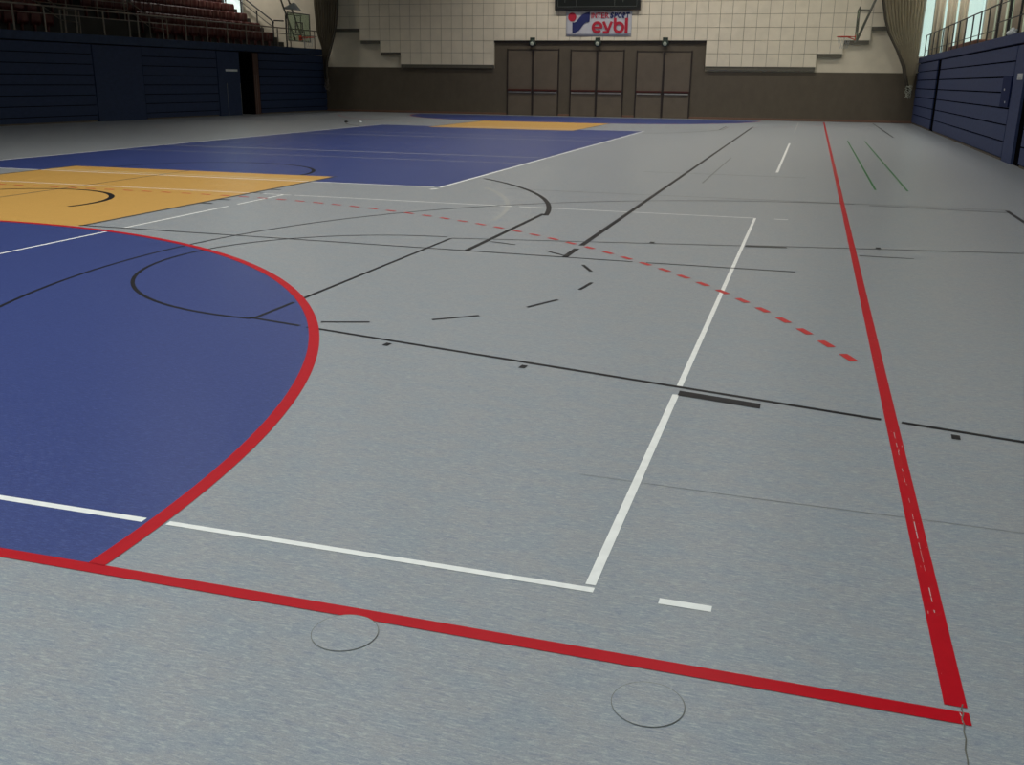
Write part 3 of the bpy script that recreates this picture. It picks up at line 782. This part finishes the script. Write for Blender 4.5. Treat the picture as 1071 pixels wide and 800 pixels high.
# frame function expects (u, s)
lbl(-5.52, -.12, 'closed dark blue bleachers on the left between the dark doorway and the back wall')
lbl(-12.60, -8.38, 'closed dark blue bleachers on the left, middle block before the signed panel')
lbl(-25.0, -15.0, 'closed dark blue bleachers at the left picture edge')
def lpost(s0, s1, lab, sign=False, seam=False):
    t = empty('pillar_panel', LF(0, s0), LR); tag(t, lab, 'panel')
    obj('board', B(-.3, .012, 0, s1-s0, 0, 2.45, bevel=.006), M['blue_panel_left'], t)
    if sign: obj('sign_plate', B(.013, .022, .50, 1.28, 1.70, 1.78), M['sign_grey'], t)
    if seam:
        obj('edge_strip', B(.013, .018, .52, .545, 0, 1.25), M['line_grey'], t); obj('edge_strip', B(.013, .018, s1-s0-.03, s1-s0-.01, 0, 1.25), M['line_grey'], t)
    return t
lpost(-14.97, -12.63, 'wide plain dark blue panel between the two left bleacher blocks')
lpost(-8.35, -6.90, 'dark blue panel with small pale sign left of the dark doorway', True, True)
# open doorway
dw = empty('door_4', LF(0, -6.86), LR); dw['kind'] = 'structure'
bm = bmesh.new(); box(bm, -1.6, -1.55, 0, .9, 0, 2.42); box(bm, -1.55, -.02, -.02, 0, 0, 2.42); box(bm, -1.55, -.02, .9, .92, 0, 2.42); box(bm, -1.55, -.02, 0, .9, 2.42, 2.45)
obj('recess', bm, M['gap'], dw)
jb = empty('door_post', LF(0, -5.93), LR); tag(jb, 'reddish brown post at the right side of the dark left doorway', 'door post')
obj('post_board', B(-.25, .01, 0, .36, 0, 2.44, bevel=.006), M['jamb'], jb)
obj('metal_edge', B(.011, .016, .02, .035, 0, 1.6), M['rail'], jb)
obj('metal_edge', B(.011, .016, .16, .175, 0, 1.6), M['rail'], jb)
# fascia, deck
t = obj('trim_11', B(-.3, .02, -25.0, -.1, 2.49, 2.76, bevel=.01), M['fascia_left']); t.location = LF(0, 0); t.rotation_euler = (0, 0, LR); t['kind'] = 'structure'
t = obj('trim_12', B(-5.0, -.31, -34.0, -.1, 2.55, 2.62), M['concrete']); t.location = LF(0, 0); t.rotation_euler = (0, 0, LR); t['kind'] = 'structure'
t = obj('trim_13', B(-.35, -.1, -25.0, -.12, 2.40, 2.475), M['gap']); t.location = LF(0, 0); t.rotation_euler = (0, 0, LR); t['kind'] = 'structure'

# left grandstand: concrete tiers, an opening in the lower tiers, seats in rows
NT = 9; TD, TH = .70, .42; U0 = 1.2
S_END = -1.55; S_BEG = -30.0; P0, P1 = -14.6, -10.0     # portal along the front
def tiers():
    bm = bmesh.new()
    for n in range(NT):
        z = 2.62+TH*n; u0 = U0+TD*n
        segs = [(S_BEG, S_END)] if n >= 2 else [(S_BEG, P0), (P1, S_END)]
        for a, b in segs: box(bm, -u0-TD, -u0, a, b, 2.0, z+.001)
    return bm
st = empty('grandstand', LF(0, 0), LR); tag(st, 'dark tiered grandstand above the left bleachers', 'grandstand')
obj('tiers', tiers(), M['concrete'], st)
obj('back_wall', B(-U0-TD*NT-.2, -U0-TD*NT, S_BEG, S_END, 2.0, 8.0), M['concrete'], st)
# short stair flight at the end
bm = bmesh.new()
for k in range(1, 2*NT): box(bm, -U0-.35*(k+1), -U0-.35*k, S_END+.02, -.58, 2.63, 2.64+.21*k)
obj('end_stair', bm, M['concrete'], st)
ROWN = ('front row', 'second row', 'third row', 'fourth row', 'fifth row', 'sixth row', 'seventh row', 'eighth row')
for n in range(8):
    s = S_END-.42+.05*n
    z = 2.62+TH*n+.012
    for k in range(34):
        ss = s-k*.54
        if ss < -19.0+.75*n: break
        if n < 2 and P0-.1 < ss < P1+.2: continue
        if -12.6 < ss < -11.6: continue                      # an aisle above the opening
        x, y, _ = LF(U0+TD*n+.55, ss)
        side = 'right of' if ss > (P1 if n < 2 else -12.1) else 'left of'
        place_seat(x, y, z, LR, 'red folding seat in the %s of the left grandstand, %s the %s' % (ROWN[n], side, 'dark opening' if n < 2 else 'aisle'), 'seats in the left grandstand')

lr = railing('gallery_railing', (LF(.12, 0), LR), -24.5, -.6, 1.3, 2.76, 3.53, .024, M['rail'], 'long grey brown railing on top of the left bleachers', mids=(3.30,),
        posts=[-24.4, -23.1, -21.8, -20.5, -19.2, -17.9, -16.69, -15.86, -15.37, -14.15, -12.93, -12.49, -11.20, -9.91, -8.65, -7.36, -6.10, -4.95, -3.8, -2.8, -1.66, -.8])
# short railings around the opening in the tiers
for s, lab in ((P0+.1, 'short railing at the left side of the opening in the left grandstand'), (P1-.1, 'short railing at the right side of the opening in the left grandstand')):
    t = empty('opening_railing', (0, s, 0), 0, st); t['label'] = lab
    u = [-.8, -1.6, -2.7]; z = [3.5, 3.6, 4.3]
    obj('handrail', tube(bmesh.new(), [(u[i], 0, z[i]) for i in range(3)], .025), M['rail'], t)
    obj('middle_rail', tube(bmesh.new(), [(u[i], 0, z[i]-.35) for i in range(3)], .016), M['rail'], t)
    for i in range(3): obj('post', tube(bmesh.new(), [(u[i], 0, 2.625 if i < 2 else 3.1), (u[i], 0, z[i])], .025), M['rail'], t)
t = empty('opening_railing', (-2.72, P0, 0), 0, st); t['label'] = 'railing with three bars above the opening'
for z in (4.35, 4.1, 3.85): obj('handrail', tube(bmesh.new(), [(0, 0.1, z), (0, 4.7, z)], .018), M['rail'], t)
for s in (.1, 1.6, 3.1, 4.7): obj('post', tube(bmesh.new(), [(0, s, 3.42), (0, s, 4.4)], .022), M['rail'], t)

# stair handrail at the end of the grandstand
t = empty('stair_railing', (0, -.55, 0), 0, st); t['label'] = 'dark sloping stair handrail'
UH = 2.45
obj('handrail', tube(bmesh.new(), [(-UH+.05, 0, 3.90), (-UH-.05, 0, 4.02), (-UH-TD*5, 0, 4.02+TH*5.6)], .035), M['rail_dark'], t)
obj('middle_rail', tube(bmesh.new(), [(-UH, 0, 3.72), (-UH-TD*5, 0, 3.72+TH*5.6)], .018), M['rail_dark'], t)
for k in range(5):
    obj('post', tube(bmesh.new(), [(-UH-.85*k, 0, 2.64+.70+.51*k), (-UH-.85*k, 0, 4.0+TH*1.12*k)], .035), M['rail_dark'], t)
t = empty('end_rail', LF(.3, -3.82), LR); tag(t, 'squared dark rail frame beside the left basketball hoop', 'railing')
obj('frame_tube', tube(bmesh.new(), [(0, 0, 2.76), (0, 0, 3.76), (0, .08, 3.82), (0, .8, 3.84)], .028), M['rail_dark'], t)
obj('frame_tube', tube(bmesh.new(), [(0, 1.0, 2.76), (0, 1.0, 4.12)], .035), M['rail_dark'], t)
obj('frame_tube', tube(bmesh.new(), [(0, 2.2, 3.4), (0, 2.2, 4.15)], .025), M['rail_dark'], t)

# ------------------------------------------------------------------ basketball hoops swung down from the ceiling
def hoop(cx, cy, s, lab, bracket):
    """s=+1: board to the right of the rim"""
    t = empty('basketball_hoop', (cx, cy, 3.05)); tag(t, lab, 'basketball hoop')
    obj('rim', tube(bmesh.new(), [(.235*cos(a), .235*sin(a), 0) for a in [2*PI*k/28 for k in range(28)]], .016, 8, True), M['rim'], t)
    bm = bmesh.new()
    prism(bm, [(s*.23, .06), (s*.37, .09), (s*.37, -.09), (s*.23, -.06)], 'z', -.012, .012)
    box(bm, *sorted((s*.35, s*.372)), -.09, .09, -.12, .06)
    for q in (-.1, .1): tube(bm, [(s*.36, q*.8, -.10), (s*.12, q*1.9, -.01)], .012, 6)
    obj('rim_bracket', bm, M['rim'], t)
    # little net
    bm = bmesh.new()
    for k in range(12):
        a = 2*PI*k/12
        for d in (-1, 1):
            tube(bm, [((.235-.035*j)*cos(a+d*.26*j), (.235-.035*j)*sin(a+d*.26*j), -.13*j) for j in range(4)], .003, 4)
    obj('net', bm, M['pale'], t)
    gl = obj('backboard', B(*sorted((s*.375, s*.395)), -.9, .9, -.15, .90), M['board_glass'], t)
    bm = bmesh.new()
    for a, b, c_, d_ in ((-.92, -.88, -.17, .92), (.88, .92, -.17, .92), (-.88, .88, .88, .92), (-.88, .88, -.17, -.13), (-.30, -.26, .15, .58), (.26, .30, .15, .58), (-.26, .26, .54, .58), (-.26, .26, .15, .19)):
        box(bm, *sorted((s*.37, s*.40)), a, b, c_, d_)
    obj('board_frame', bm, M['steel_dark'], gl)
    bm = bmesh.new()
    for q in (-.32, .32):
        tube(bm, [(s*.42, q, -.12), (s*2.3, q, CEIL-3.05-.3)], .035, 8)
        tube(bm, [(s*.42, q, .85), (s*.80, q, .84)], .02, 6)
    tube(bm, [(s*1.2, -.32, 2.1), (s*1.2, .32, 2.1)], .02, 6)
    tube(bm, [(s*.42, -.32, .1), (s*.42, .32, .1)], .02, 6)
    obj('swing_mast', bm, M['steel_dark'], t)
    bm = box(bmesh.new(), *sorted((s*2.1, s*2.5)), -.6, .6, CEIL-3.05-.35, CEIL-3.05-.02, bevel=.02)
    obj('ceiling_mount', bm, M['steel_dark'], t)
    if bracket:
        bm = prism(bmesh.new(), [(s*.30, 1.02), (s*1.05, 1.08), (s*.55, 1.30)], 'y', -.14, .10)
        obj('white_gusset', bm, M['sign_grey'], t)
    else:
        bm = lathe(bmesh.new(), [(.06, -.1), (.10, -.06), (.10, .05), (.05, .08)], (s*.9, 0, 1.42), 14, 'y'); obj('pulley', bm, M['steel_dark'], t)
hoop(.30, 35.13, 1, 'basketball hoop seen edge-on before the right part of the back wall', False)
hoop(-20.345, 35.13, -1, 'basketball hoop with greenish glass board above the left bleachers', True)

# ------------------------------------------------------------------ divider nets gathered in the back corners
def gathered_net(left_edge, right_edge, y, m, lab, folds, name='divider_net'):
    """edges: lists of (x, z) from the bottom up; sheet with vertical folds"""
    def at(edge, z):
        for (x0, z0), (x1, z1) in zip(edge, edge[1:]):
            if z <= z1: return x0+(x1-x0)*max(0, (z-z0))/(z1-z0)
        return edge[-1][0]
    zs = [left_edge[0][1]+(CEIL-.05-left_edge[0][1])*(i/44)**1.25 for i in range(45)]
    n = 90; bm = bmesh.new(); G = []
    for z in zs:
        a, b = at(left_edge, z), at(right_edge, z)
        wdt = b-a
        G.append([bm.verts.new((a+wdt*k/n, y+(.02+.03*min(1, wdt/1.5))*sin(2*PI*folds*k/n+.35*sin(z*1.3)), z)) for k in range(n+1)])
    for i in range(len(zs)-1):
        for k in range(n): bm.faces.new((G[i][k], G[i][k+1], G[i+1][k+1], G[i+1][k]))
    o = obj(name, bm, m, None, True); tag(o, lab, 'net')
    md = o.modifiers.new('thick', 'SOLIDIFY'); md.thickness = .004
    # rolled hem along the loose edge
    le = [(x, y-.03, z) for x, z in left_edge] if left_edge[1][0] < left_edge[0][0] else [(x, y-.03, z) for x, z in right_edge]
    e = [(x, y-.03, z) for x, z in (left_edge if m is M['net'] else right_edge)]
    obj('hem', tube(bmesh.new(), e, [.07]*3+[.05]*(len(e)-3), 8), M['net_hem'], o, True)
    return o
M['net_hem'] = mat('dark_net_hem', (.055, .046, .033), rough=.9)
net_r = gathered_net([(3.02, 1.25), (2.86, 1.75), (2.75, 2.18), (2.43, 2.79), (2.05, 3.42), (1.86, 3.95), (1.70, 4.66), (1.45, 6.5), (1.4, 8.44)],
             [(3.17, 1.25), (3.22, 1.75), (3.24, 2.2), (3.27, 2.8), (3.27, 3.4), (3.27, 3.9), (3.30, 4.66), (3.3, 6.5), (3.3, 8.44)], 40.45, M['net'], 'brown divider net gathered into the far right corner', 13)
net_l = gathered_net([(-22.42, 1.25), (-22.44, 1.75), (-22.45, 2.18), (-22.5, 2.79), (-22.7, 3.42), (-22.75, 3.95), (-22.8, 4.66), (-22.8, 6.5), (-22.8, 8.44)],
             [(-22.27, 1.25), (-22.30, 1.75), (-22.26, 2.2), (-22.02, 2.8), (-21.85, 3.3), (-21.72, 3.8), (-21.6, 4.66), (-21.5, 6.5), (-21.45, 8.44)], 40.45, M['net_left'], 'dark brown divider net gathered into the far left corner', 9)
def knot(x, y, z, m, lab, parent, s=1.0):
    rnd = random.Random(int(x*10)); pts = []
    for i in range(34):
        a = i*1.9; pts.append((x+s*(.11*cos(a)+rnd.uniform(-.05, .05)), y+s*(.06*sin(a*1.3)), z+s*(.24*sin(a*.37)+rnd.uniform(-.05, .05))))
    o = obj('rope_knot', tube(bmesh.new(), pts, .011, 6), m, parent, True); o['label'] = lab
knot(3.04, 40.35, 1.20, M['white_rope'], 'pale knotted rope end', net_r)
knot(-22.25, 40.35, 1.2, M['rail'], 'dull knotted rope end', net_l)

# ------------------------------------------------------------------ small litter on the floor
def lump(name, x, y, sx, sy, sz, m, lab, cat):
    bm = bmesh.new(); bmesh.ops.create_icosphere(bm, subdivisions=3, radius=1)
    for v in bm.verts:
        k = 1+.28*sin(v.co.x*5+1)*cos(v.co.y*6)+.15*sin(v.co.z*9)
        v.co = Vector((v.co.x*sx*k, v.co.y*sy*k, max(0, (v.co.z*k+.9)*sz*.5)))
    o = obj(name, bm, m, None, True); o.location = (x, y, .001); tag(o, lab, cat)
lump('dark_rag', -16.24, 29.9, .05, .07, .06, M['seat_dark'], 'small dark rag on the grey floor near the left bleachers', 'rag')
lump('crumpled_paper', -15.65, 29.8, .05, .07, .06, M['paper'], 'small crumpled white paper on the grey floor right of the dark rag', 'paper')

# ------------------------------------------------------------------ ceiling lamps (above the picture)
lamp0 = None
for x, y in [(x, y) for x in LAMP_XS for y in LAMP_YS]+[(-25.2, 38.6), (-28.4, 38.6), (4.5, 38.6), (4.5, 33.5), (4.5, 28), (4.5, 23)]:  # lamps over stand and gallery are unseen additions to brighten the walls there
    if 1:
        if lamp0 is None:
            r = empty('ceiling_light', (x, y, CEIL-.02))
            h = obj('housing', B(-.8, .8, -.2, .2, -.14, -.0, bevel=.01), M['sign_grey'], r)
            d = obj('diffuser', B(-.76, .76, -.17, .17, -.146, -.141), M['emit'], r)
            ld = bpy.data.lights.new('lamp', 'AREA'); ld.shape = 'RECTANGLE'; ld.size = 1.5; ld.size_y = .34
            ld.energy = LAMP_POWER; ld.color = (1, .965, .90); ld.spread = math.radians(140)
            lo_ = bpy.data.objects.new('lamp', ld); C.objects.link(lo_); lo_.parent = r; lo_.location = (0, 0, -.16)
            lamp0 = (r, h, d, lo_)
            warm_lamp = ld.copy()
            ld.color = (.86, .95, 1.0); ld.energy = LAMP_POWER*.90      # cool tint added over the near end in place of window daylight
        else:
            r = lamp0[0].copy(); C.objects.link(r); r.location = (x, y, CEIL-.02)
            for q in lamp0[1:]:
                c = q.copy(); C.objects.link(c); c.parent = r
                if q is lamp0[3] and y > 1: c.data = warm_lamp
        tag(r, 'rectangular ceiling lamp above the hall floor, outside the picture', 'lamp', 'ceiling lamps')
